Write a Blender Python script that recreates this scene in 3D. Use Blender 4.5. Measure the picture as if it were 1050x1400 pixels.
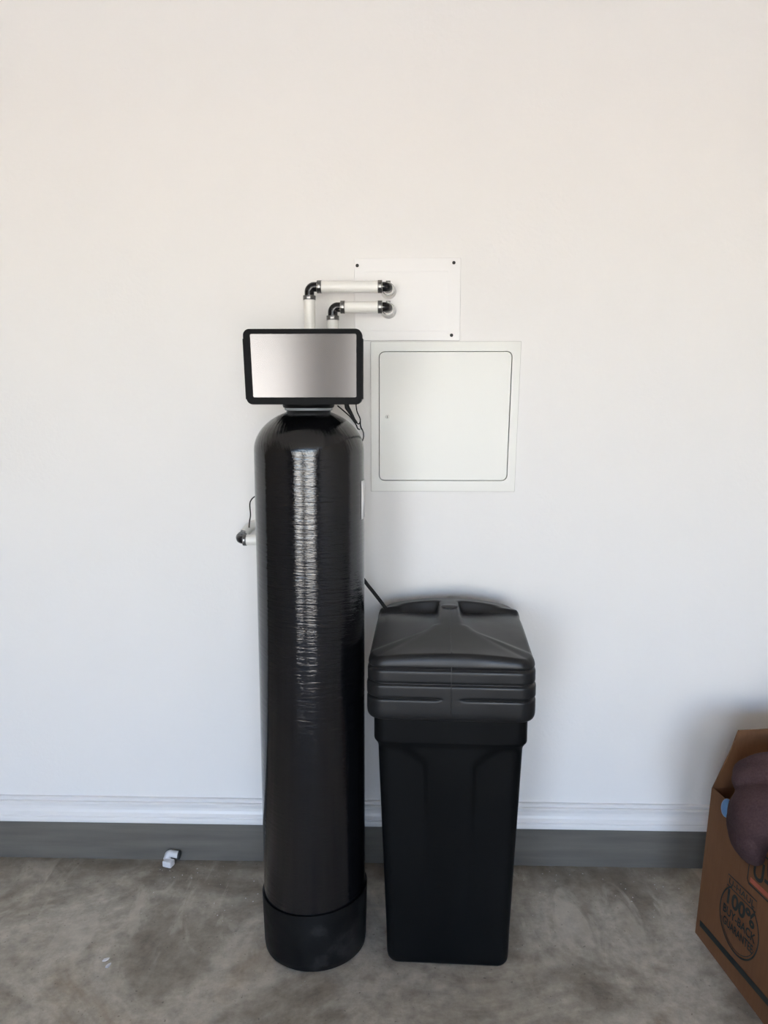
import bpy, bmesh, math, random
from mathutils import Vector, Matrix, noise
R = math.radians
for o in list(bpy.data.objects): bpy.data.objects.remove(o)
scene = bpy.context.scene
COL = scene.collection
random.seed(7)

# ------------------------------------------------------------------ camera
cd = bpy.data.cameras.new('camera'); cam = bpy.data.objects.new('camera', cd); COL.objects.link(cam)
cam.location = (0, 0, 1.36)
cam.rotation_euler = (R(90 - 8.0), 0, R(1.6))
cd.sensor_fit = 'VERTICAL'; cd.sensor_height = 36.0; cd.lens = 27.0
cd.clip_start = 0.05; cd.clip_end = 300
scene.camera = cam

# ------------------------------------------------------------------ light: open garage door, blue sky, sunlit driveway
world = bpy.data.worlds.new('world'); scene.world = world; world.use_nodes = True
wn = world.node_tree; wn.nodes.clear()
sky = wn.nodes.new('ShaderNodeTexSky'); sky.sky_type = 'NISHITA'; sky.sun_disc = False
sky.sun_elevation = R(52); sky.sun_rotation = R(250); sky.air_density = 1.0; sky.dust_density = .3; sky.ozone_density = 2.5
bg = wn.nodes.new('ShaderNodeBackground'); bg.inputs['Strength'].default_value = 0.24
wo = wn.nodes.new('ShaderNodeOutputWorld')
tint = wn.nodes.new('ShaderNodeMix'); tint.data_type = 'RGBA'; tint.blend_type = 'MULTIPLY'; tint.inputs[0].default_value = 1
tint.inputs[7].default_value = (1.02, .975, 1.06, 1)      # camera white balance of the sky
wn.links.new(sky.outputs[0], tint.inputs[6]); wn.links.new(tint.outputs[2], bg.inputs[0]); wn.links.new(bg.outputs[0], wo.inputs[0])

DOORS = ((-2.5, -1.05), (-.40, 1.5)); DH = 2.2; DY = -3.9     # two garage door openings; unseen pier between them is added to darken reflections
sd = bpy.data.lights.new('sun', 'SUN'); sun = bpy.data.objects.new('sun', sd); COL.objects.link(sun)
sd.energy = 10.0; sd.angle = R(0.6); sd.color = (1.0, 0.967, 0.865)
sun.location = (-6, -4, 8)
sun.rotation_euler = Vector((0.55, -0.22, -0.95)).to_track_quat('-Z', 'Y').to_euler()
for x0, x1 in DOORS:
    pl = bpy.data.lights.new('door_portal', 'AREA'); pl.shape = 'RECTANGLE'
    pl.size = x1 - x0; pl.size_y = DH; pl.cycles.is_portal = True
    po = bpy.data.objects.new('door_portal', pl); COL.objects.link(po)
    po.location = ((x0 + x1) / 2, DY - .08, DH / 2)
    po.rotation_euler = Vector((0, 1, 0)).to_track_quat('-Z', 'Y').to_euler()

vs = scene.view_settings
vs.view_transform = 'Standard'; vs.look = 'None'; vs.gamma = 1; vs.use_curve_mapping = False
vs.exposure = 3.16

# ------------------------------------------------------------------ helpers
def tag(o, label, cat, group=None):
    o['label'] = label; o['category'] = cat
    if group: o['group'] = group
    return o
def empty(name, loc, rz=0):
    o = bpy.data.objects.new(name, None); COL.objects.link(o); o.empty_display_size = .05
    o.location = loc; o.rotation_euler = (0, 0, rz); return o
def link(name, me, mat, parent=None, smooth=True, auto=None):
    o = bpy.data.objects.new(name, me); COL.objects.link(o)
    if mat and not me.materials: me.materials.append(mat)
    if smooth:
        me.polygons.foreach_set('use_smooth', [True] * len(me.polygons))
        if auto is not None:
            me.set_sharp_from_angle(angle=R(auto))
    if parent:
        o.parent = parent
    return o
def mesh(vs_, fs_):
    me = bpy.data.meshes.new('m'); me.from_pydata(vs_, [], fs_); me.validate(); me.update(); return me
def bmesh_to(bm):
    bmesh.ops.recalc_face_normals(bm, faces=bm.faces[:])
    me = bpy.data.meshes.new('m'); bm.to_mesh(me); bm.free(); return me
def box_bm(x0, x1, y0, y1, z0, z1, bev=0, seg=2, bm=None):
    own = bm is None
    b = bmesh.new()
    bmesh.ops.create_cube(b, size=1)
    for v in b.verts:
        v.co = Vector(((x0 + x1) / 2 + v.co.x * (x1 - x0), (y0 + y1) / 2 + v.co.y * (y1 - y0), (z0 + z1) / 2 + v.co.z * (z1 - z0)))
    if bev: bmesh.ops.bevel(b, geom=b.edges[:], offset=bev, segments=seg, profile=.5, affect='EDGES')
    return b
def boxo(name, x0, x1, y0, y1, z0, z1, mat, parent=None, bev=0, seg=2):
    return link(name, bmesh_to(box_bm(x0, x1, y0, y1, z0, z1, bev, seg)), mat, parent, smooth=bev > 0, auto=40)
def lathe(prof, n=64, axis_pt=(0, 0, 0)):
    V, F = [], []
    for r, z in prof:
        for i in range(n):
            a = 2 * math.pi * i / n
            V.append((axis_pt[0] + r * math.cos(a), axis_pt[1] + r * math.sin(a), axis_pt[2] + z))
    for k in range(len(prof) - 1):
        for i in range(n):
            j = (i + 1) % n
            F.append((k * n + i, k * n + j, (k + 1) * n + j, (k + 1) * n + i))
    F.append(tuple(reversed(range(n)))); F.append(tuple(range((len(prof) - 1) * n, len(prof) * n)))
    return mesh(V, F)
def smooth_path(pts, sub=8):
    P = [Vector(p) for p in pts]
    if len(P) < 3: return P
    out = []
    for i in range(len(P) - 1):
        p0 = P[max(i - 1, 0)]; p1 = P[i]; p2 = P[i + 1]; p3 = P[min(i + 2, len(P) - 1)]
        for k in range(sub):
            t = k / sub
            out.append(.5 * ((2 * p1) + (-p0 + p2) * t + (2 * p0 - 5 * p1 + 4 * p2 - p3) * t * t + (-p0 + 3 * p1 - 3 * p2 + p3) * t ** 3))
    out.append(P[-1]); return out
def arc_corner(a, c, b, r, n=8):
    """a->c->b with the corner rounded to radius r"""
    a, c, b = Vector(a), Vector(c), Vector(b)
    u = (a - c).normalized(); v = (b - c).normalized()
    ang = u.angle(v); d = r / math.tan(ang / 2)
    p, q = c + u * d, c + v * d
    ctr = c + (u + v).normalized() * (r / math.sin(ang / 2))
    out = [a]
    for k in range(n + 1):
        t = k / n
        w = ((p - ctr) * (1 - t) + (q - ctr) * t).normalized() * r
        out.append(ctr + w)
    out.append(b); return out
def tube_mesh(path, rad, n=20, cap=True):
    P = [Vector(p) for p in path]
    radf = rad if callable(rad) else (lambda t: rad)
    V, F = [], []
    t0 = (P[1] - P[0]).normalized()
    ref = Vector((0, 0, 1)) if abs(t0.z) < .9 else Vector((1, 0, 0))
    nrm = t0.cross(ref).normalized()
    for i, p in enumerate(P):
        t = ((P[min(i + 1, len(P) - 1)] - P[max(i - 1, 0)])).normalized()
        nrm = (nrm - t * nrm.dot(t)).normalized(); b = t.cross(nrm)
        r = radf(i / (len(P) - 1))
        for k in range(n):
            a = 2 * math.pi * k / n
            V.append(p + (nrm * math.cos(a) + b * math.sin(a)) * r)
    for i in range(len(P) - 1):
        for k in range(n):
            j = (k + 1) % n
            F.append((i * n + k, i * n + j, (i + 1) * n + j, (i + 1) * n + k))
    if cap:
        F.append(tuple(reversed(range(n)))); F.append(tuple(range((len(P) - 1) * n, len(P) * n)))
    return mesh([tuple(v) for v in V], F)
def tube(name, path, rad, mat, parent=None, n=20):
    return link(name, tube_mesh(path, rad, n), mat, parent, auto=50)
def rrect(hw, hh, r, n=8):
    """rounded rectangle outline in 2D, counter-clockwise"""
    out = []
    for cx, cy, a0 in ((hw - r, hh - r, 0), (-hw + r, hh - r, 90), (-hw + r, -hh + r, 180), (hw - r, -hh + r, 270)):
        for k in range(n + 1):
            a = R(a0 + 90 * k / n); out.append((cx + r * math.cos(a), cy + r * math.sin(a)))
    return out
def sstep(a, b, x):
    t = min(1, max(0, (x - a) / (b - a))); return t * t * (3 - 2 * t)
def struct(o): o['kind'] = 'structure'; return o

# ------------------------------------------------------------------ materials
class NT:
    def __init__(s, name):
        s.m = bpy.data.materials.new(name); s.m.use_nodes = True
        s.t = s.m.node_tree; s.b = s.t.nodes['Principled BSDF']; s.l = s.t.links
    def n(s, typ, **kw):
        x = s.t.nodes.new('ShaderNode' + typ)
        for k, v in kw.items():
            if k in x.inputs.keys(): x.inputs[k].default_value = v
            else: setattr(x, k, v)
        return x
    def c(s, a, b): s.l.new(a, b)
    def coord(s, scale=(1, 1, 1), which='Object', rot=(0, 0, 0), loc=(0, 0, 0)):
        tc = s.n('TexCoord'); mp = s.n('Mapping'); s.c(tc.outputs[which], mp.inputs[0])
        mp.inputs['Scale'].default_value = scale; mp.inputs['Rotation'].default_value = rot; mp.inputs['Location'].default_value = loc
        return mp.outputs[0]
    def noise(s, vec, scale, detail=4, rough=.55, dist=0):
        x = s.n('TexNoise'); x.inputs['Scale'].default_value = scale; x.inputs['Detail'].default_value = detail
        x.inputs['Roughness'].default_value = rough; x.inputs['Distortion'].default_value = dist
        if vec: s.c(vec, x.inputs['Vector'])
        return x.outputs['Fac']
    def ramp(s, fac, stops, interp='LINEAR'):
        r = s.n('ValToRGB'); e = r.color_ramp.elements; r.color_ramp.interpolation = interp
        while len(e) < len(stops): e.new(.5)
        for q, (p, col) in zip(e, stops):
            q.position = p; q.color = (*col, 1) if not isinstance(col, (int, float)) else (col, col, col, 1)
        s.c(fac, r.inputs[0]); return r.outputs[0]
    def mix(s, fac, a, b, mode='MIX'):
        x = s.n('Mix', data_type='RGBA', blend_type=mode)
        for v, i in ((fac, 0), (a, 6), (b, 7)):
            if hasattr(v, 'is_linked'): s.c(v, x.inputs[i])
            elif i == 0: x.inputs[0].default_value = v
            else: x.inputs[i].default_value = (*v, 1)
        return x.outputs[2]
    def math(s, op, a, b=0, c=0):
        x = s.n('Math', operation=op)
        for i, v in enumerate((a, b, c)):
            if hasattr(v, 'is_linked'): s.c(v, x.inputs[i])
            else: x.inputs[i].default_value = v
        return x.outputs[0]
    def bump(s, h, strength, dist=.001):
        x = s.n('Bump'); x.inputs['Strength'].default_value = strength; x.inputs['Distance'].default_value = dist
        s.c(h, x.inputs['Height']); s.c(x.outputs[0], s.b.inputs['Normal']); return x
    def col(s, v):
        if hasattr(v, 'is_linked'): s.c(v, s.b.inputs['Base Color'])
        else: s.b.inputs['Base Color'].default_value = (*v, 1)
    def set(s, **kw):
        for k, v in kw.items():
            i = s.b.inputs[k.replace('_', ' ')]
            if hasattr(v, 'is_linked'): s.c(v, i)
            else: i.default_value = v
def simple(name, col, rough, metal=0, var=.12, scale=30, bump=0, bscale=200, spec=.5):
    t = NT(name); v = t.coord()
    f = t.noise(v, scale)
    t.col(t.mix(f, tuple(c * (1 - var) for c in col), tuple(min(1, c * (1 + var)) for c in col)))
    t.set(Roughness=rough, Metallic=metal); t.b.inputs['Specular IOR Level'].default_value = spec
    if bump: t.bump(t.noise(v, bscale, 3), bump)
    return t.m

def wall_mat():
    t = NT('painted_wall'); v = t.coord()
    t.col(t.mix(t.noise(v, 1.3, 3), (.80, .785, .765), (.83, .815, .795)))
    t.set(Roughness=.55); t.b.inputs['Specular IOR Level'].default_value = .3
    h = t.noise(v, 85, 2, .45, .3)
    t.bump(h, .22, .003); return t.m
M_wall = wall_mat()
M_trim = simple('trim_paint', (.80, .785, .77), .35, var=.02, scale=4)
M_panel = simple('panel_paint', (.755, .753, .71), .38, var=.015, scale=5)
M_plate = simple('plate_plastic', (.82, .807, .795), .4, var=.01, scale=5)
M_ceil = simple('ceiling_paint', (.74, .71, .67), .8, var=.04, scale=3)
M_drive = simple('driveway_concrete', (.52, .48, .43), .9, var=.12, scale=2)

def floor_mat():
    t = NT('garage_concrete'); v = t.coord()
    big = t.noise(v, 2.3, 6, .62, .7)
    c = t.ramp(big, [(.34, (.20, .167, .130)), (.45, (.33, .292, .236)), (.55, (.48, .436, .364)), (.66, (.33, .275, .208))])
    fine = t.noise(v, 26, 6, .7)
    c = t.mix(1.0, c, t.ramp(fine, [(.3, .72), (.7, 1.26)]), 'MULTIPLY')
    # trowelled streaks and drywall-mud smears, stretched diagonally
    vs_ = t.coord((5.0, 1.7, 1), rot=(0, 0, R(32)))
    sm = t.ramp(t.noise(vs_, 2.1, 5, .6, .9), [(.52, 0.), (.60, 1.)])
    tc = t.n('TexCoord'); sx = t.n('SeparateXYZ'); t.c(tc.outputs['Object'], sx.inputs[0])
    near = t.math('MULTIPLY', t.ramp(sx.outputs[1], [(.0, 0.), (1., 1.)]), 1)
    mr = t.n('MapRange'); t.c(sx.outputs[1], mr.inputs[0]); mr.inputs[1].default_value = 1.55; mr.inputs[2].default_value = 2.0
    fac = t.math('MULTIPLY', t.math('MULTIPLY', sm, mr.outputs[0]), .55)
    c = t.mix(fac, c, (.62, .56, .47))
    # brownish dirt band beside the footing
    md = t.n('MapRange'); t.c(sx.outputs[1], md.inputs[0]); md.inputs[1].default_value = 1.95; md.inputs[2].default_value = 2.12
    dirt = t.math('MULTIPLY', md.outputs[0], t.ramp(t.noise(v, 9, 4), [(.35, .1), (.65, .75)]))
    c = t.mix(dirt, c, (.20, .165, .125))
    # white splatter specks and dark grit
    spk = t.ramp(t.noise(v, 130, 2, .5), [(.70, 0.), (.735, 1.)])
    spk = t.math('MULTIPLY', spk, t.ramp(t.noise(v, 3.1, 2), [(.5, 0.), (.62, .8)]))
    c = t.mix(spk, c, (.55, .53, .50))
    drk = t.ramp(t.noise(v, 95, 2, .5), [(.27, .8), (.31, 0.)])
    c = t.mix(t.math('MULTIPLY', drk, .6), c, (.06, .052, .045))
    t.col(c)
    t.set(Roughness=t.ramp(fine, [(.2, .62), (.8, .85)])); t.b.inputs['Specular IOR Level'].default_value = .35
    h = t.math('ADD', t.math('MULTIPLY', fine, .6), t.noise(v, 8, 4))
    t.bump(h, .35, .004); return t.m
M_floor = floor_mat()
def footing_mat():
    t = NT('footing_concrete'); v = t.coord()
    a = t.noise(v, 3, 5, .6); vs_ = t.coord((1.5, 1, 22)); b = t.noise(vs_, 2, 4)
    c = t.mix(a, (.112, .102, .086), (.16, .147, .125))
    c = t.mix(1.0, c, t.ramp(b, [(.3, .85), (.7, 1.15)]), 'MULTIPLY')
    t.col(c); t.set(Roughness=.85); t.bump(t.noise(v, 60, 4), .3, .003); return t.m
M_foot = footing_mat()

def tank_mat():
    t = NT('wound_fibreglass')
    tc = t.n('TexCoord'); s = t.n('SeparateXYZ'); t.c(tc.outputs['Object'], s.inputs[0])
    ang = t.math('ARCTAN2', s.outputs[1], s.outputs[0])
    # windings: tight, almost level bands with a slow wobble round the shell
    cb = t.n('CombineXYZ'); t.c(t.math('MULTIPLY', t.math('COSINE', ang), .55), cb.inputs[0]); t.c(t.math('MULTIPLY', t.math('SINE', ang), .55), cb.inputs[1])
    zz = t.math('ADD', t.math('MULTIPLY', s.outputs[2], 40), t.math('MULTIPLY', ang, .25)); t.c(zz, cb.inputs[2])
    ridg = t.noise(cb.outputs[0], 3.4, 4, .62)
    # helical fibres over the dome
    cb2 = t.n('CombineXYZ'); t.c(t.math('ADD', t.math('MULTIPLY', ang, 11), t.math('MULTIPLY', s.outputs[2], 30)), cb2.inputs[0]); t.c(t.math('MULTIPLY', s.outputs[2], 4), cb2.inputs[1])
    hel = t.noise(cb2.outputs[0], 2.2, 4, .65)
    mr = t.n('MapRange'); t.c(s.outputs[2], mr.inputs[0]); mr.inputs[1].default_value = 1.245; mr.inputs[2].default_value = 1.27
    mx = t.n('Mix'); t.c(mr.outputs[0], mx.inputs[0]); t.c(ridg, mx.inputs[2]); t.c(hel, mx.inputs[3])
    # the resin is thicker and smoother towards the bottom
    ms = t.n('MapRange'); t.c(s.outputs[2], ms.inputs[0]); ms.inputs[1].default_value = .3; ms.inputs[2].default_value = 1.0; ms.inputs[3].default_value = .50; ms.inputs[4].default_value = .72
    bp = t.n('Bump'); bp.inputs['Distance'].default_value = .0016
    t.c(ms.outputs[0], bp.inputs['Strength']); t.c(mx.outputs[0], bp.inputs['Height']); t.c(bp.outputs[0], t.b.inputs['Normal'])
    t.col(t.mix(ridg, (.0025, .0026, .003), (.006, .006, .007)))
    t.set(Roughness=.04); t.b.inputs['Specular IOR Level'].default_value = .62
    return t.m
M_tank = tank_mat()
def boot_mat():
    t = NT('dusty_black_rubber'); v = t.coord()
    d = t.noise(v, 7, 5, .65); sx = t.n('SeparateXYZ'); tc = t.n('TexCoord'); t.c(tc.outputs['Object'], sx.inputs[0])
    f = t.math('MULTIPLY', t.ramp(d, [(.55, 0.), (.72, 1.)]), .12)
    t.b.inputs['Specular IOR Level'].default_value = .2; t.col(t.mix(f, (.004, .004, .0043), (.25, .24, .22))); t.set(Roughness=t.ramp(d, [(.4, .42), (.7, .7)]))
    t.bump(t.noise(v, 40, 3), .15, .001); return t.m
M_boot = boot_mat()
def brine_mat(name, col, rough, spec):
    t = NT(name); v = t.coord((1, 1, .25))
    d = t.noise(v, 9, 4)
    t.col(t.mix(d, tuple(c * .8 for c in col), tuple(c * 1.25 for c in col)))
    t.set(Roughness=t.ramp(d, [(.3, rough - .05), (.7, rough + .07)])); t.b.inputs['Specular IOR Level'].default_value = spec
    t.bump(t.noise(t.coord(), 420, 2), .08, .0006); return t.m
M_brine = brine_mat('black_polyethylene', (.004, .0042, .0045), .40, .10)
M_lid = brine_mat('lid_polyethylene', (.010, .010, .0105), .36, .32)
M_black = simple('black_plastic', (.006, .006, .0065), .42, var=.15, spec=.05)
M_blackg = simple('black_fitting', (.010, .009, .010), .2, var=.1)
M_cable = simple('black_cable', (.007, .007, .007), .45, spec=.15)
M_pipe = simple('white_hose', (.86, .845, .80), .35, var=.01, scale=3)
def steel_mat():
    t = NT('brushed_steel'); v = t.coord((2, 2, 220))
    f = t.noise(v, 3, 3)
    t.col(t.mix(f, (.15, .139, .133), (.165, .154, .148))); t.set(Metallic=1.0, Roughness=.25)
    t.b.inputs['Anisotropic'].default_value = .9; t.b.inputs['Anisotropic Rotation'].default_value = 0
    tg = t.n('CombineXYZ'); tg.inputs[2].default_value = 1; t.c(tg.outputs[0], t.b.inputs['Tangent'])
    return t.m
M_steel = steel_mat()
M_clamp = simple('clamp_steel', (.20, .195, .19), .30, metal=1, var=.7, scale=260)
M_label = simple('white_sticker', (.82, .82, .82), .5, var=.02)
M_clear = simple('pale_seal', (.30, .31, .32), .15, var=.05)
def card_mat(name, a, b):
    t = NT(name); v = t.coord((60, 60, 2)); f = t.noise(v, 3, 3); g = t.noise(t.coord(), 5, 4)
    c = t.mix(f, a, b); c = t.mix(1.0, c, t.ramp(g, [(.3, .86), (.7, 1.12)]), 'MULTIPLY')
    t.col(c); t.set(Roughness=.8); t.b.inputs['Specular IOR Level'].default_value = .25
    t.bump(f, .12, .001); return t.m
M_card = card_mat('cardboard', (.145, .066, .030), (.185, .087, .041))
M_ink = simple('dark_ink', (.016, .019, .015), .7, var=.3, scale=60)
M_red = simple('red_ink', (.36, .085, .045), .7, var=.25, scale=60)
def fleece_mat():
    t = NT('maroon_fleece'); v = t.coord()
    f = t.noise(v, 210, 3, .7); g = t.noise(v, 14, 3)
    c = t.mix(f, (.042, .024, .025), (.098, .060, .061)); c = t.mix(1., c, t.ramp(g, [(.3, .85), (.7, 1.15)]), 'MULTIPLY')
    t.col(c); t.set(Roughness=.95); pass
    t.b.inputs['Specular IOR Level'].default_value = .1
    t.bump(f, .6, .004); return t.m
M_fleece = fleece_mat()
M_blue = simple('blue_plastic', (.10, .22, .42), .35)
M_white = simple('white_plastic', (.70, .69, .70), .4, var=.04)
M_dark = simple('dark_gap', (.03, .03, .03), .7)

# ------------------------------------------------------------------ the garage
WY = 2.13; XL, XR, YF, ZC = -3.9, 2.6, -3.9, 2.72
def slab(name, *a, mat): return struct(boxo(name, *a, mat))
slab('floor', XL - .15, XR + .15, YF - .15, WY + .15, -.12, 0, mat=M_floor)
bm = bmesh.new()
HX0, HX1, HZ0, HZ1 = .108 - .19, .108 + .19, 1.14, 1.512
for a in ((XL - .15, HX0, WY, WY + .15, .1, ZC + .1), (HX1, XR + .15, WY, WY + .15, .1, ZC + .1), (HX0, HX1, WY, WY + .15, .1, HZ0), (HX0, HX1, WY, WY + .15, HZ1, ZC + .1), (HX0, HX1, WY + .08, WY + .15, HZ0, HZ1)):
    b = box_bm(*a); m_ = bpy.data.meshes.new('t'); b.to_mesh(m_); b.free(); bm.from_mesh(m_)
struct(link('wall_back', bmesh_to(bm), M_wall, smooth=False))
M_drywall = simple('bare_plywood', (.24, .205, .165), .8, var=.06, scale=2)
slab('wall_left', XL - .15, XL, YF - .15, WY, 0, ZC + .1, mat=M_drywall)
M_bare = simple('bare_drywall', (.48, .45, .41), .8, var=.06, scale=2)
slab('wall_right', XR, XR + .15, YF - .15, WY, 0, ZC + .1, mat=M_bare)
slab('ceiling', XL, XR, YF, WY, ZC, ZC + .1, mat=M_ceil)
bm = bmesh.new()
for a in ((XL, DOORS[0][0], YF - .15, YF, 0, ZC), (DOORS[0][1], DOORS[1][0], YF - .15, YF, 0, ZC), (DOORS[1][1], XR, YF - .15, YF, 0, ZC), (DOORS[0][0], DOORS[0][1], YF - .15, YF, DH, ZC), (DOORS[1][0], DOORS[1][1], YF - .15, YF, DH, ZC)):
    b = box_bm(*a); m_ = bpy.data.meshes.new('t'); b.to_mesh(m_); b.free(); bm.from_mesh(m_)
struct(link('wall_front', bmesh_to(bm), M_drywall, smooth=False))
slab('driveway', -22, 18, -30, YF - .15, -.15, -.03, mat=M_drive)
# concrete footing that carries the framed wall
struct(boxo('wall_footing', XL, XR, WY - .004, WY + .14, 0, .128, M_foot, bev=.002))
# moulded trim: profile (depth in front of the wall, height), swept along the wall
prof = [(0, .201), (.007, .2005), (.0095, .198), (.0095, .1925), (.008, .190), (.0135, .1885), (.0155, .186), (.0155, .183), (.012, .180),
        (.0105, .172), (.0110, .164), (.0135, .156), (.0175, .150), (.019, .1475), (.019, .1445), (.0175, .143), (.019, .1415), (.020, .136), (.020, .128), (.0185, .126), (0, .126)]
V, F = [], []
for x in (XL, XR):
    for d, z in prof: V.append((x, WY - d, z))
n = len(prof)
for i in range(n - 1): F.append((i, i + 1, n + i + 1, n + i))
F.append((n - 1, 0, n, 2 * n - 1)); F.append(tuple(range(n))); F.append(tuple(reversed(range(n, 2 * n))))
struct(link('trim_1', mesh(V, F), M_trim, smooth=False))

# ------------------------------------------------------------------ flush access panel on the wall
ap = empty('access_panel', (.108, WY, 1.12)); tag(ap, 'large square painted access panel with rounded door set in the wall', 'access panel')
def at_y(pts, y): return [(p[0], y, p[1]) for p in pts]
def plate_with_hole(outer, inner, y0, y1):
    """flat ring between two outlines with the same number of points, thickness y0 (front) .. y1"""
    n = len(outer); V = at_y(outer, y0) + at_y(inner, y0) + at_y(outer, y1) + at_y(inner, y1); F = []
    for i in range(n):
        j = (i + 1) % n
        F += [(i, j, n + j, n + i), (2 * n + j, 2 * n + i, 3 * n + i, 3 * n + j), (j, i, 2 * n + i, 2 * n + j), (n + i, n + j, 3 * n + j, 3 * n + i)]
    return mesh(V, F)
def prism(outer, y0, y1, bev=0):
    bm = bmesh.new(); v = [bm.verts.new((x, y0, z)) for x, z in outer]; f = bm.faces.new(v)
    r = bmesh.ops.extrude_face_region(bm, geom=[f])
    for e in r['geom']:
        if isinstance(e, bmesh.types.BMVert): e.co.y = y1
    if bev:
        ed = [e for e in bm.edges if abs(e.verts[0].co.y - y0) < 1e-6 and abs(e.verts[1].co.y - y0) < 1e-6]
        bmesh.ops.bevel(bm, geom=ed, offset=bev, segments=3, profile=.5, affect='EDGES')
    return bmesh_to(bm)
def trap(pts, dx, dz, taper):          # slightly out-of-square panel: right side leans in towards the bottom
    return [(x + dx - taper * max(0, .2 - z) * (x + .2) / .4, z + dz) for x, z in pts]
TP = .022
fo = trap(rrect(.203, .2035, .002, 8), 0, .2035, TP); fi = trap(rrect(.1815, .1765, .016, 8), .0, .2055, TP)
link('frame', plate_with_hole(fo, fi, -.0040, .012), M_panel, ap, smooth=False)
di = trap(rrect(.1797, .1749, .0146, 8), -0.0002, .2055, TP)
M_seam = simple('paint_seam', (.42, .41, .38), .7)
link('seam', plate_with_hole(trap(rrect(.2042, .2047, .002, 8), 0, .2035, TP), fi, -.0010, .0), M_seam, ap, smooth=False)
dr = link('door', prism(di, -.0038, .010, .0012), M_panel, ap, smooth=False)
link('gap', prism(trap(rrect(.1865, .182, .02, 8), 0, .2055, TP), .0205, .0225), M_dark, ap, smooth=False)
lk = link('cam_lock', lathe([(.0065, 0), (.0065, .0012), (.0052, .002), (.0048, .0012), (.001, .0012)], 24), M_panel, dr)
lk.rotation_euler = (R(90), 0, 0); lk.location = (-.158, -.0038, .205)
sl = boxo('slot', -.0007, .0007, -.0003, .0, -.0035, .0035, M_dark, dr); sl.location = (-.158, -.0056, .205)

# ------------------------------------------------------------------ white cover plate that the pipes come through
cp = empty('cover_plate', (.0035, WY, 1.53)); tag(cp, 'white rectangular cover plate with black screws, pipes entering it', 'cover plate')
po_ = [(x, z + .108) for x, z in rrect(.1425, .108, .004, 6)]
link('plate', prism(po_, -.006, 0, .0015), M_plate, cp, smooth=False)
ri = [(x - .004, z + .105) for x, z in rrect(.116, .0795, .004, 6)]; rj = [(x - .004, z + .105) for x, z in rrect(.1125, .0760, .003, 6)]
link('raised_rim', plate_with_hole(ri, rj, -.0082, -.005), M_plate, cp, smooth=False)
for sx_, sz_ in ((-.1345, .197), (.1235, .203), (.1195, .014), (-.1345, .010)):
    s = link('screw', lathe([(.0045, 0), (.0045, .001), (.003, .0022), (.0006, .0024)], 20), M_blackg, cp)
    s.rotation_euler = (R(90), 0, 0); s.location = (sx_, -.006, sz_)

# ------------------------------------------------------------------ white hoses with black elbows and steel clamps
PY = 2.035
def clamp(parent, p, d, r, w=.011):
    """worm-drive band around direction d at point p"""
    d = Vector(d).normalized()
    o = link('hose_clamp', lathe([(r, -w / 2), (r + .0016, -w / 2), (r + .0016, w / 2), (r, w / 2)], 28), M_clamp, parent, auto=40)
    q = Vector((0, 0, 1)).rotation_difference(d); o.rotation_mode = 'QUATERNION'; o.rotation_quaternion = q; o.location = p
    s = boxo('clamp_screw', -.006, .006, -.0035, .0035, -w / 2 + .001, w / 2 - .001, M_clamp, o, bev=.001)
    loc = q.inverted() @ Vector((0, -1, 0)); a = math.atan2(loc.y, loc.x)
    s.rotation_euler = (0, 0, a + R(90)); s.location = (math.cos(a) * (r + .003), math.sin(a) * (r + .003), 0)
    return o
def pipe_run(x0, z, label):
    r = .0148; xe = -.047
    root = empty('water_hose', (xe, WY - .006, z)); tag(root, label, 'pipe', 'white hoses above the tank')
    off = root.location
    L = lambda pts: [Vector(p) - off for p in pts]
    tube('level_hose', L([(x0 + .02, PY, z), ((x0 + xe) / 2, PY, z - .0005), (xe - .014, PY, z)]), r, M_pipe, root, 28)
    tube('upright_hose', L([(x0, PY, z - .022), (x0, PY, z - .1), (x0, PY, 1.47), (x0, PY - .012, 1.445), (x0, PY - .05, 1.435), (x0, PY - .115, 1.435)]), r, M_pipe, root, 28)
    e = arc_corner((x0, PY, z - .03), (x0, PY, z), (x0 + .03, PY, z), .0128)
    tube('elbow', L(e), .0124, M_blackg, root, 20)
    e = arc_corner((xe - .03, PY, z), (xe, PY, z), (xe, WY - .004, z), .0128)
    tube('elbow', L(e), .0122, M_blackg, root, 20)
    for p, d in (((x0 + .026, PY, z), (1, 0, 0)), ((xe - .020, PY, z), (1, 0, 0)), ((x0, PY, z - .0275), (0, 0, 1))):
        clamp(root, Vector(p) - off, d, r)
    # short hose and clamp where the elbow meets the wall plate
    tube('stub_hose', L([(xe, PY + .035, z), (xe, WY - .004, z)]), r * .98, M_pipe, root, 24)
    clamp(root, Vector((xe, PY + .045, z)) - off, (0, 1, 0), r)
    g = lathe([(.0115, 0), (.019, 0), (.0205, .003), (.0115, .004)], 32)
    s = link('wall_flange', g, M_plate, root); s.rotation_euler = (R(90), 0, 0); s.location = (0, 0, 0)
pipe_run(-.2495, 1.659, 'upper and longer white hose with black elbows running into cover plate')
pipe_run(-.1895, 1.608, 'lower and shorter white hose with black elbows running into cover plate')

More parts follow.
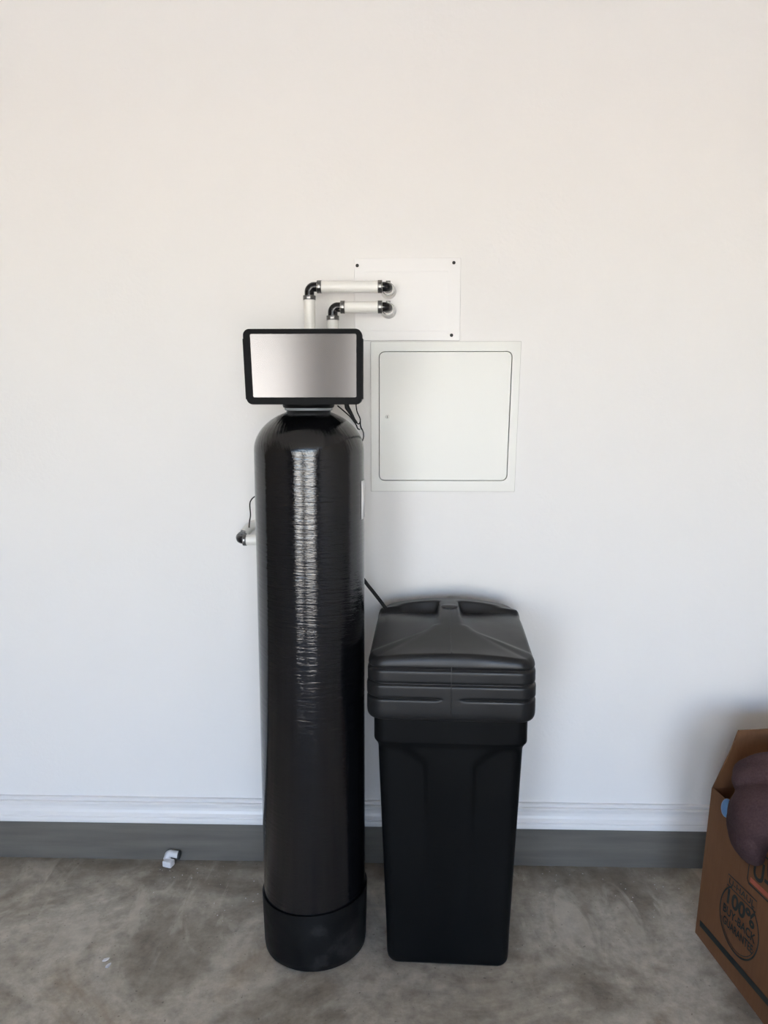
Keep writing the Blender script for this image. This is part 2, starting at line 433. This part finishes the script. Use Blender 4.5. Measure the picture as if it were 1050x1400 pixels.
# hose loop that peeps out to the left of the tank
lp = empty('bypass_hose', (-.24, WY, 1.0)); tag(lp, 'short white hose loop with black elbow sticking out behind tall tank', 'pipe')
off = lp.location.copy(); L = lambda pts: [Vector(p) - off for p in pts]
E0 = Vector((-.441, 2.0, 1.003))
tube('front_hose', L([(-.428, 2.0, 1.003), (-.34, 2.0, 1.003), (-.25, 2.0, 1.003), (-.245, 2.01, 1.003)] + [(-.24, 2.03, 1.003), (-.24, WY, 1.003)]), .0142, M_pipe, lp, 24)
tube('rear_hose', L(smooth_path([(-.4385, 2.022, 1.005), (-.434, 2.06, 1.016), (-.425, 2.09, 1.026), (-.40, 2.103, 1.030), (-.33, 2.104, 1.030), (-.29, 2.115, 1.03), (-.285, WY, 1.03)])), .0135, M_pipe, lp, 24)
tube('elbow', L(arc_corner((-.41, 2.0, 1.003), (-.4415, 2.0, 1.003), (-.4375, 2.035, 1.009), .012)), .0112, M_blackg, lp)
clamp(lp, Vector((-.4255, 2.0, 1.003)) - off, (1, 0, 0), .0145, .009)
clamp(lp, Vector((-.4382, 2.022, 1.0052)) - off, (.05, 1, .2), .0138, .009)
wr = tube('thin_wire', smooth_path([(-.423, 2.045, 1.028), (-.4215, 2.045, 1.045), (-.4195, 2.05, 1.062), (-.4205, 2.05, 1.09), (-.4165, 2.05, 1.103), (-.405, 2.05, 1.113), (-.38, 2.06, 1.118), (-.34, 2.09, 1.118), (-.33, WY, 1.118)]), .0017, M_cable, None, 10)
tag(wr, 'thin black wire rising from white hose left of the tank', 'wire')

# ------------------------------------------------------------------ water softener: tank, boot, control head
TX, TY = -.226, 1.80
ws = empty('water_softener', (TX, TY, 0)); tag(ws, 'tall glossy black cylinder tank with steel faced control head', 'water softener')
Rt = .1285
pr = [(.03, .012), (.09, .016), (.118, .05), (Rt - .001, .10), (Rt - .0006, .14)]
for k in range(1, 40): pr.append((Rt - .0006 + .0006 * k / 39, .14 + (1.252 - .14) * k / 39))
for k in range(1, 33):
    a = R(90 * k / 32); r = max(Rt * math.cos(a) ** .97 if k < 32 else 0, .052)
    pr.append((r, 1.252 + .097 * math.sin(a)))
    if r <= .052: break
pr.append((.05, 1.349))
sh = link('tank_shell', lathe(pr, 128), M_tank, ws, auto=60)
# white sticker on the right flank, bent to the shell
V, F = [], []
for k in range(9):
    a = R(-16 + 50 * k / 8)
    for z in (1.094, 1.184): V.append(((Rt + .0009) * math.cos(a), (Rt + .0009) * math.sin(a), z))
for k in range(8): F.append((2 * k, 2 * k + 2, 2 * k + 3, 2 * k + 1))
st = link('sticker', mesh(V, F), M_label, sh); sm = st.modifiers.new('s', 'SOLIDIFY'); sm.thickness = .0004; sm.offset = 1
V = []
bp = [(.10, 0), (.122, .001), (.1275, .006), (.1292, .02), (.1325, .150), (.1322, .1525), (.1300, .1525), (.1296, .145)]
me = lathe(bp, 96)
for v in me.vertices:
    if v.co.z > .1: v.co.z += .055 * v.co.x
link('base_boot', me, M_boot, ws, auto=50)
link('neck_seal', lathe([(.053, 1.345), (.0555, 1.347), (.0560, 1.350), (.053, 1.352)], 64), M_clear, ws)
link('neck_collar', lathe([(.052, 1.350), (.058, 1.352), (.060, 1.356), (.060, 1.366), (.05, 1.37)], 64), M_black, ws)

hd = empty('control_head', (0, 0, 0)); hd.parent = ws
HX = lambda x: x - TX
HYF = 1.68 - TY
ho = [(x - .0, z) for x, z in rrect(.1255, .0805, .014, 8)]
def hshape(pts, lean): return [(HX(-.2205) + x + lean * (z + .08) * (-1 if x < 0 else .15), 1.4395 + z) for x, z in pts]
HL = .032
hi = rrect(.1128, .0680, .0035, 8)
link('bezel', plate_with_hole(hshape(ho, HL), hshape([(x + .001, z + .0025) for x, z in hi], HL), HYF, HYF + .03), M_black, hd, smooth=False)
fp = link('face_plate', prism(hshape([(x + .001, z + .0025) for x, z in rrect(.1128, .0680, .0035, 8)], HL), HYF + .004, HYF + .010, .0005), M_steel, hd, smooth=False)
# shell of the cover behind the bezel and the side lips that end just above the lower corners
link('cover_shell', prism(hshape([(x * .90, z * .93) for x, z in ho], HL), HYF + .028, HYF + .20, .0), M_black, hd, smooth=False)
for s in (-1, 1):
    pts = [(s * .1235, -.069), (s * .1275, -.069), (s * .1275, .06), (s * .1235, .06)]
    if s > 0: pts = pts[::-1]
    link('side_lip', prism(hshape(pts, HL), HYF + .003, HYF + .03), M_black, hd, smooth=False)
link('valve_body', lathe([(.045, 1.355), (.05, 1.36), (.05, 1.42)], 40), M_black, hd)
for x_ in (-.2495, -.1895):
    tube('hose_port', [(HX(x_), HYF + .19, 1.435), (HX(x_), HYF + .238, 1.435)], .012, M_blackg, hd)

# power lead under the head on its right
pc = empty('power_lead', (-.12, 1.72, 1.35)); tag(pc, 'black cable plug and leads dangling under control head on the right', 'cable'); off = pc.location.copy()
Lp = lambda pts: [Vector(p) - off for p in pts]
tube('plug', Lp([(-.134, 1.73, 1.368), (-.1305, 1.73, 1.352), (-.1235, 1.73, 1.341), (-.115, 1.73, 1.326), (-.109, 1.73, 1.318)]), lambda t: .0045 + .0018 * math.sin(min(1, t * 1.6) * math.pi) - .002 * t, M_cable, pc, 14)
tube('lead', Lp(smooth_path([(-.110, 1.73, 1.319), (-.106, 1.73, 1.316), (-.1025, 1.73, 1.3185), (-.1015, 1.73, 1.326), (-.104, 1.73, 1.333), (-.1085, 1.73, 1.343), (-.1105, 1.73, 1.355), (-.111, 1.735, 1.366)])), .0014, M_cable, pc, 10)
tube('lead', Lp(smooth_path([(-.1015, 1.73, 1.322), (-.1012, 1.73, 1.313), (-.0993, 1.73, 1.306), (-.0975, 1.742, 1.302), (-.098, 1.80, 1.29), (-.105, 1.86, 1.27), (-.14, 1.95, 1.2), (-.2, 2.0, .6), (-.2, 2.05, .2), (-.2, 2.08, .004)])), .0016, M_cable, pc, 10)
tube('lead', Lp(smooth_path([(-.152, 1.73, 1.356), (-.139, 1.72, 1.346), (-.123, 1.715, 1.332), (-.111, 1.725, 1.315), (-.108, 1.735, 1.306), (-.104, 1.745, 1.303)])), .0014, M_cable, pc, 10)

# brine line between the two tanks
bl = tube('brine_line', smooth_path([(-.15, 1.962, 1.03), (-.128, 1.958, .940), (-.104, 1.952, .903), (-.083, 1.951, .876), (-.0625, 1.950, .8495), (-.05, 1.949, .832)]), .0048, M_cable, None, 14)
tag(bl, 'black brine tube running from tall tank down to square tank lid', 'tube')

# ------------------------------------------------------------------ brine tank
BX, BY = .112, 1.853
bt = empty('brine_tank', (BX, BY, 0), R(-2.0)); tag(bt, 'squat black square salt tank with ribbed lid beside tall cylinder', 'salt tank')
def sq_ring(n, rr):
    """unit square boundary points (n per side) with the scale that rounds its corners by fraction rr"""
    pts = []
    for side in range(4):
        for k in range(n):
            t = -1 + 2 * k / n
            pts.append(((t, -1), (1, t), (-t, 1), (-1, -t))[side])
    return pts
def rscale(u, v, rr):
    a, b = abs(u), abs(v)
    if a < b: a, b = b, a
    if a == 0: return 1.
    k = b / a; c = 1 - rr
    if k <= c: return 1. / a * a if False else 1. / 1.
    # ray (1,k)*s hits circle centre (c,c) radius rr
    A = 1 + k * k; B = -2 * c * (1 + k); C = 2 * c * c - rr * rr
    return (-B + math.sqrt(max(0, B * B - 4 * A * C))) / (2 * A)
NB = 56
ring = sq_ring(NB, 0)
V, F = [], []
zs = [0, .004, .012, .022] + [.035 + .5 * k / 60 for k in range(61)] + [.541, .548, .555, .560, .565, .572, .580, .586, .589, .592, .60, .625, .66]
for z in zs:
    t = min(1, z / .56)
    hw = .1475 + .0215 * t
    ed = 0
    if z < .022: ed = -.012 * (1 - math.sqrt(max(0, 1 - ((.022 - z) / .022) ** 2)))
    rr = .16
    for (u, v) in ring:
        s = rscale(u, v, rr)
        x, y = u * s, v * s
        o_ = ed
        # collar and the column that runs down the middle of each side stand proud of two sunken panels
        if abs(v) > .999: w_ = abs(x)
        else: w_ = abs(y)
        wc = .33 + .02 * (1 - t)
        arch = .545 + .042 * sstep(0, 1, max(0, (w_ - wc)) / .42) ** .6      # rounded inner top corner of each sunken panel
        m = sstep(wc - .035, wc + .035, w_) * (1 - sstep(arch - .022, arch + .004, z)) * sstep(.03, .10, z)
        colr = sstep(.575, .588, z) * .010
        o_ += .0055 * sstep(.25, .5, z) * (1 - m) * sstep(.2, .5, z) + colr * .3 - .001 * m
        hw2 = hw + o_
        V.append((x * hw2, y * hw2, z))
nr = len(ring)
for k in range(len(zs) - 1):
    for i in range(nr):
        j = (i + 1) % nr; F.append((k * nr + i, k * nr + j, (k + 1) * nr + j, (k + 1) * nr + i))
F.append(tuple(reversed(range(nr)))); F.append(tuple(range((len(zs) - 1) * nr, len(zs) * nr)))
link('tank_body', mesh(V, F), M_brine, bt, auto=55)

# lid
LW = .1935; LT = .1775; RR = .20
def ridge(u, v):
    return sstep(.135, .19, abs(u))
def top_h(u, v):
    a = abs(u)
    base = .803 + .040 * sstep(-1.1, .55, v) - .002 * sstep(.7, 1, v) - (.012 + .012 * sstep(-1, .6, v)) * a ** 2.2
    vb = -.28 - max(0, a - .2) / .8 * .54
    fil = .10 * math.exp(-((a - .2) / .10) ** 2)
    vb += fil
    D = .028 - .020 * sstep(.25, 1, a)
    q = (v - vb) / (.76 - vb)
    q = max(0, q)
    q = q * q / (q + .04) * 1.04 if q > 0 else 0
    d = D * min(1.0, q) * ridge(u, v) * (1 - sstep(.735, .79, v))
    lip = .0035 * sstep(0, .06, q) * ridge(u, v) * (1 - sstep(.735, .79, v))
    return base - d - lip
V, F = [], []
rows = []
def groove(z, z0, w, d): return -d * max(0, 1 - abs(z - z0) / w) ** .7
zr = [.646, .648, .652, .660, .675, .688, .6945, .6965, .6985, .7005, .703, .706, .714, .722, .7285, .7305, .7325, .7345, .737, .740, .748, .756, .763, .7655, .768, .770, .772]
for z in zr:
    row = []
    for (u, v) in ring:
        s = rscale(u, v, RR); x, y = u * s, v * s
        along = abs(x) if abs(v) > .999 else abs(y)
        o_ = -.0045 * (1 - z / .66) * 8 if z < .66 else 0
        if z < .66: o_ = -.006 * ((.66 - z) / .014) ** 2
        slit = sstep(.135, .15, along) * (1 - .0 * along)
        o_ += groove(z, .6985, .0026, .0050) * slit
        o_ += groove(z, .7330, .004, .005) + groove(z, .7675, .0036, .005)
        o_ += -.0015 * sstep(.733, .735, z) - .0015 * sstep(.7675, .7695, z) + .0018 * sstep(.70, .697, z) * slit * 0
        row.append((x * (LW + o_), y * (LW + o_), z))
    rows.append(row)
for k in range(1, 9):
    q = k / 8 * math.pi / 2; row = []
    for (u, v) in ring:
        s = rscale(u, v, RR); x, y = u * s, v * s
        hw = (LW - .003) + (LT - LW + .003) * (1 - math.cos(q))
        zt = top_h(u, v); zb = .772
        row.append((x * hw, y * hw, zb + (zt - zb) * math.sin(q)))
    rows.append(row)
for r_ in rows: V += r_
for k in range(len(rows) - 1):
    for i in range(nr):
        j = (i + 1) % nr; F.append((k * nr + i, k * nr + j, (k + 1) * nr + j, (k + 1) * nr + i))
# inner skirt so that the lid is not paper thin, then the sculpted top as a square grid
b0 = len(V)
for (u, v) in ring:
    s = rscale(u, v, RR); V.append((u * s * (LW - .012), v * s * (LW - .012), .646))
for (u, v) in ring:
    s = rscale(u, v, RR); V.append((u * s * (LW - .012), v * s * (LW - .012), .70))
for i in range(nr):
    j = (i + 1) % nr; F.append((i, b0 + i, b0 + j, j)); F.append((b0 + i, b0 + nr + i, b0 + nr + j, b0 + j))
last = (len(rows) - 1) * nr
G = 2 * NB
idx = {}
for i, (u, v) in enumerate(ring): idx[(round((u + 1) * NB), round((v + 1) * NB))] = last + i
NG = NB
grid = {}
for a in range(NG + 1):
    for b in range(NG + 1):
        u, v = -1 + 2 * a / NG, -1 + 2 * b / NG
        key = (2 * a, 2 * b)
        if key in idx: grid[a, b] = idx[key]; continue
        rm = max(abs(u), abs(v))
        s = 1. if rm == 0 else rscale(u / rm, v / rm, RR)
        grid[a, b] = len(V); V.append((u * s * LT, v * s * LT, top_h(u, v)))
for a in range(NG):
    for b in range(NG): F.append((grid[a, b], grid[a + 1, b], grid[a + 1, b + 1], grid[a, b + 1]))
ld = link('lid', mesh(V, F), M_lid, bt, auto=60)
ld.modifiers.new('sub', 'SUBSURF').levels = 1; ld.modifiers['sub'].render_levels = 1
bz = top_h(0, .42)
V = lathe([(.019, -.006), (.019, .0016), (.0175, .0030), (.001, .0036)], 40)
bu = link('boss', V, M_lid, ld); bu.scale = (1.15, .8, 1); bu.location = (.0, .080, bz); bu.rotation_euler = (R(4), 0, 0)
mr_ = boxo('mould_line', -.0011, .0011, -.178, .06, -.0006, .0006, M_lid, ld, bev=.0003)
me = mr_.data
bmx = bmesh.new(); bmx.from_mesh(me)
bmesh.ops.subdivide_edges(bmx, edges=[e for e in bmx.edges if abs(e.verts[0].co.y - e.verts[1].co.y) > .1], cuts=24)
for v in bmx.verts: v.co.z += top_h(0, v.co.y / LT) + .0002
bmx.to_mesh(me); bmx.free()
boxo('mould_line', -.0010, .0010, -LW - .0006, -LW + .004, .660, .774, M_lid, ld, bev=.0003)

# ------------------------------------------------------------------ cardboard box with fleece blanket
A = Vector((.757, 1.846, 0)); fd = Vector((.039, -.286, 0)).normalized(); rdir = Vector((-fd.y, fd.x, 0)); BH, BL = .40, .457
LEAN = .052
def bp_(s, w, z): return A + fd * s + rdir * (w + LEAN * z) + Vector((0, 0, z))
cb_ = empty('cardboard_box', tuple(A + fd * BL / 2 + rdir * BL / 2)); tag(cb_, 'brown cardboard moving box with dark print, its back flap standing open', 'box')
boff = cb_.location.copy()
def sheet(name, quad, nrm, th=.004, mat=M_card, parent=cb_):
    q = [Vector(p) - boff for p in quad]; nn = Vector(nrm).normalized() * th
    V = [tuple(p) for p in q] + [tuple(p + nn) for p in q]; k = len(q)
    F = [tuple(range(k)), tuple(reversed(range(k, 2 * k)))] + [(i, (i + 1) % k, k + (i + 1) % k, k + i) for i in range(k)]
    bm = bmesh.new(); bm.from_mesh(mesh(V, F))
    return link(name, bmesh_to(bm), mat, parent, smooth=False)
lf = sheet('side_panel', [bp_(0, 0, .001), bp_(BL, 0, .001), bp_(BL, 0, BH), bp_(0, 0, BH)], rdir)
sheet('back_panel', [bp_(0.0005, .004, .001), bp_(.0005, BL, .001), bp_(.0005, BL, BH), bp_(.0005, .004, BH)], fd)
sheet('front_panel', [bp_(BL, .0, .001), bp_(BL, BL, .001), bp_(BL, BL, BH), bp_(BL, .0, BH)], fd)
sheet('side_panel', [bp_(0, BL, .001), bp_(BL, BL, .001), bp_(BL, BL, BH), bp_(0, BL, BH)], -rdir)
sheet('bottom_panel', [bp_(.004, .004, .001), bp_(BL, .004, .001), bp_(BL, BL, .001), bp_(.004, BL, .001)], (0, 0, 1))
bk = Vector((.0, .028, 0))
sheet('flap', [bp_(0, .0, BH - .002), bp_(0, BL, BH - .002), bp_(0, BL - .01, BH + .137) + bk, bp_(0, .066, BH + .137) + bk, bp_(0, .046, BH + .09) + bk * .6], fd)
sheet('flap', [bp_(BL, .004, BH), bp_(BL, BL, BH), bp_(BL + .10, BL, BH - .16), bp_(BL + .10, .004, BH - .16)], fd)
# print on the side panel (flat ink, a hair proud of the board)
nout = -rdir
def on_face(s, z): return bp_(s, 0, z + .06 * s) - boff + nout * .0012
def flat(name, pts, mat):
    V = [tuple(on_face(s, z)) for s, z in pts]; k = len(pts)
    bm = bmesh.new(); vv = [bm.verts.new(v) for v in V]; f = bm.faces.new(vv)
    me = bpy.data.meshes.new('m'); bm.to_mesh(me); bm.free()
    o = link(name, me, mat, lf, smooth=False); o.matrix_parent_inverse = Matrix.Identity(4); return o
def outline(name, pts, w, mat, closed=True):
    """stroke of width w along a 2D closed outline"""
    n = len(pts); V, F = [], []
    for i in range(n):
        p = Vector(pts[i]); a = Vector(pts[i - 1] if closed or i else pts[0]); b = Vector(pts[(i + 1) % n] if closed or i < n - 1 else pts[i])
        d = (b - a).normalized(); nn = Vector((-d.y, d.x)) * w / 2
        V += [tuple(on_face(*(p + nn))), tuple(on_face(*(p - nn)))]
    for i in range(n if closed else n - 1):
        j = (i + 1) % n; F.append((2 * i, 2 * j, 2 * j + 1, 2 * i + 1))
    return link(name, mesh(V, F), mat, lf, smooth=False)
def lettering(body, s0, z0, height, mat, sx=1.0, width=None, name='lettering', bold=.0):
    cu = bpy.data.curves.new('t', 'FONT'); cu.body = body; cu.size = 1; cu.offset = bold
    o = bpy.data.objects.new('t', cu); COL.objects.link(o)
    dg = bpy.context.evaluated_depsgraph_get(); me = bpy.data.meshes.new_from_object(o.evaluated_get(dg))
    bpy.data.objects.remove(o)
    xs = [v.co.x for v in me.vertices]; ys = [v.co.y for v in me.vertices]
    kx0, kx1, ky0, ky1 = min(xs), max(xs), min(ys), max(ys)
    w = width if width else (kx1 - kx0) / (ky1 - ky0) * height * sx
    for v in me.vertices:
        v.co = on_face(s0 + (v.co.x - kx0) / (kx1 - kx0) * w, z0 + (v.co.y - ky0) / (ky1 - ky0) * height)
    me.materials.clear()
    return link(name, me, mat, lf, smooth=False)
flat('stripe', [(.018, .032), (.44, .032), (.44, .048), (.018, .048)], M_ink)
ctr = (.172, .142); rad = .078
outline('seal_ring', [(ctr[0] + .078 * math.cos(R(a)), ctr[1] + rad * math.sin(R(a))) for a in range(120, 421, 6)], .004, M_ink, False)
outline('seal_ring', [(ctr[0] + .071 * math.cos(R(a)), ctr[1] + (rad - .007) * math.sin(R(a))) for a in range(200, 341, 6)], .0018, M_ink, False)
outline('banner_frame', [(.112, .204), (.228, .204), (.228, .231), (.112, .231)], .003, M_ink)
lettering('U-HAUL', .118, .210, .015, M_ink, width=.104, bold=.018)
lettering('100%', .118, .160, .038, M_ink, width=.112, bold=.032)
lettering('BUY-BACK', .107, .132, .022, M_ink, width=.132, bold=.022)
lettering('GUARANTEE', .112, .104, .021, M_ink, width=.122, bold=.022)
outline('logo_frame', [(.185 + .012 + x, z) for x, z in [( -.012, .262), (-.006, .254), (.24, .254), (.245, .262), (.245, .345), (-.012, .345)]], .004, M_ink)
flat('red_band', [(.195, .260), (.435, .260), (.435, .272), (.195, .272)], M_red)
lettering('U-HAUL', .202, .276, .050, M_ink, width=.22, bold=.02)

# fleece throw heaped in the box and bulging over its left edge
def blob(name, balls, mat, vox=.006, sm=6, disp=.010, fine=.003):
    bm = bmesh.new()
    for (c, r, rot) in balls:
        M = Matrix.Translation(Vector(c)) @ Matrix.Rotation(R(rot[0]), 4, 'X') @ Matrix.Rotation(R(rot[1]), 4, 'Y') @ Matrix.Rotation(R(rot[2]), 4, 'Z') @ Matrix.Diagonal((*r, 1))
        bmesh.ops.create_icosphere(bm, subdivisions=4, radius=1, matrix=M)
    me = bpy.data.meshes.new('m'); bm.to_mesh(me); bm.free()
    o = link(name, me, mat)
    m = o.modifiers.new('r', 'REMESH'); m.mode = 'VOXEL'; m.voxel_size = vox; m.use_smooth_shade = True
    m = o.modifiers.new('s', 'SMOOTH'); m.factor = .6; m.iterations = sm
    tx = bpy.data.textures.new('folds', 'CLOUDS'); tx.noise_scale = .09; tx.noise_depth = 1
    m = o.modifiers.new('d', 'DISPLACE'); m.texture = tx; m.strength = disp; m.mid_level = .5; m.texture_coords = 'GLOBAL'
    tx = bpy.data.textures.new('pile', 'CLOUDS'); tx.noise_scale = .008
    m = o.modifiers.new('d2', 'DISPLACE'); m.texture = tx; m.strength = fine; m.texture_coords = 'GLOBAL'
    return o
fb = blob('fleece_blanket', [
    ((.925, 1.742, .478), (.150, .055, .058), (4, 0, 4)),
    ((.890, 1.756, .496), (.105, .036, .042), (0, -3, 0)),
    ((.860, 1.675, .415), (.108, .095, .080), (0, 8, 0)),
    ((.796, 1.685, .375), (.036, .080, .062), (18, 0, 0)),
    ((.868, 1.535, .365), (.088, .070, .088), (0, 0, 0)),
    ((1.02, 1.58, .42), (.19, .16, .10), (0, 0, 0)),
    ((1.10, 1.64, .51), (.10, .12, .12), (0, 0, 0)),  # unseen bulge, added to cast a taller shadow on the wall
], M_fleece)
tag(fb, 'dark maroon fleece blanket heaped over the edge of the cardboard box', 'blanket')
bt_ = blob('bottle_cap', [((.778, 1.757, .395), (.013, .014, .024), (0, 0, 0))], M_blue, vox=.003, sm=2, disp=0, fine=0)
bt_.name = 'blue_pouch'
tag(bt_, 'small bright blue item tucked under the fleece at the box edge', 'pouch')

# ------------------------------------------------------------------ small things on the floor
cl = empty('plastic_fitting', (-.692, 2.105, 0)); tag(cl, 'small broken white plastic elbow lying against the footing', 'fitting')
off = cl.location.copy(); L = lambda pts: [Vector(p) - off for p in pts]
tube('curved_piece', L(arc_corner((-.71, 2.113, .010), (-.703, 2.115, .030), (-.672, 2.112, .026), .008)), .0105, M_white, cl, 18)
o = boxo('socket', -.017, .013, -.013, .011, 0, .019, M_white, cl, bev=.004); o.location = (-.005, -.008, 0); o.rotation_euler = (0, 0, R(-18))
tube('rim', L([(-.674, 2.112, .026), (-.6685, 2.112, .0255)]), .0125, M_dark, cl, 18)

def chip(x, y, s, rz):
    bm = bmesh.new(); k = 6
    t = [bm.verts.new((s * random.uniform(.6, 1.1) * math.cos(2 * math.pi * i / k), s * .55 * random.uniform(.6, 1.1) * math.sin(2 * math.pi * i / k), s * .28)) for i in range(k)]
    b = [bm.verts.new((v.co.x, v.co.y, 0)) for v in t]
    bm.faces.new(t); bm.faces.new(b[::-1])
    for i in range(k): bm.faces.new((b[i], b[(i + 1) % k], t[(i + 1) % k], t[i]))
    me = bmesh_to(bm)
    return me
bm = bmesh.new()
for i in range(70):
    if i < 40: x, y = random.uniform(-.72, -.34), 2.10 - abs(random.gauss(0, .12))
    else: x, y = random.uniform(.33, .80), 2.11 - abs(random.gauss(0, .10))
    if (x - TX) ** 2 + (y - TY) ** 2 < .15 ** 2 or (-.09 < x < .31 and y > 1.68) or y > 2.12: continue
    s = random.uniform(.0010, .0026); me = chip(0, 0, s, 0); me.transform(Matrix.Translation((x, y, 0)) @ Matrix.Rotation(random.uniform(0, 6), 4, 'Z')); bm.from_mesh(me)
g = link('plaster_crumbs', bmesh_to(bm), M_white, smooth=False); g['kind'] = 'stuff'; tag(g, 'tiny white plaster crumbs scattered on the concrete near the footing', 'debris')
for x, y, s, rz, lb in ((-.735, 1.705, .009, 40, 'white paint chip on bare concrete, farther of the two left of the tank'), (-.722, 1.685, .010, 60, 'white paint chip on bare concrete, nearer of the two left of the tank')):
    o = link('paint_chip', chip(0, 0, s, 0), M_white, smooth=False); o.location = (x, y, 0); o.rotation_euler = (0, 0, R(rz)); tag(o, lb, 'paint chip', 'paint chips on the floor')
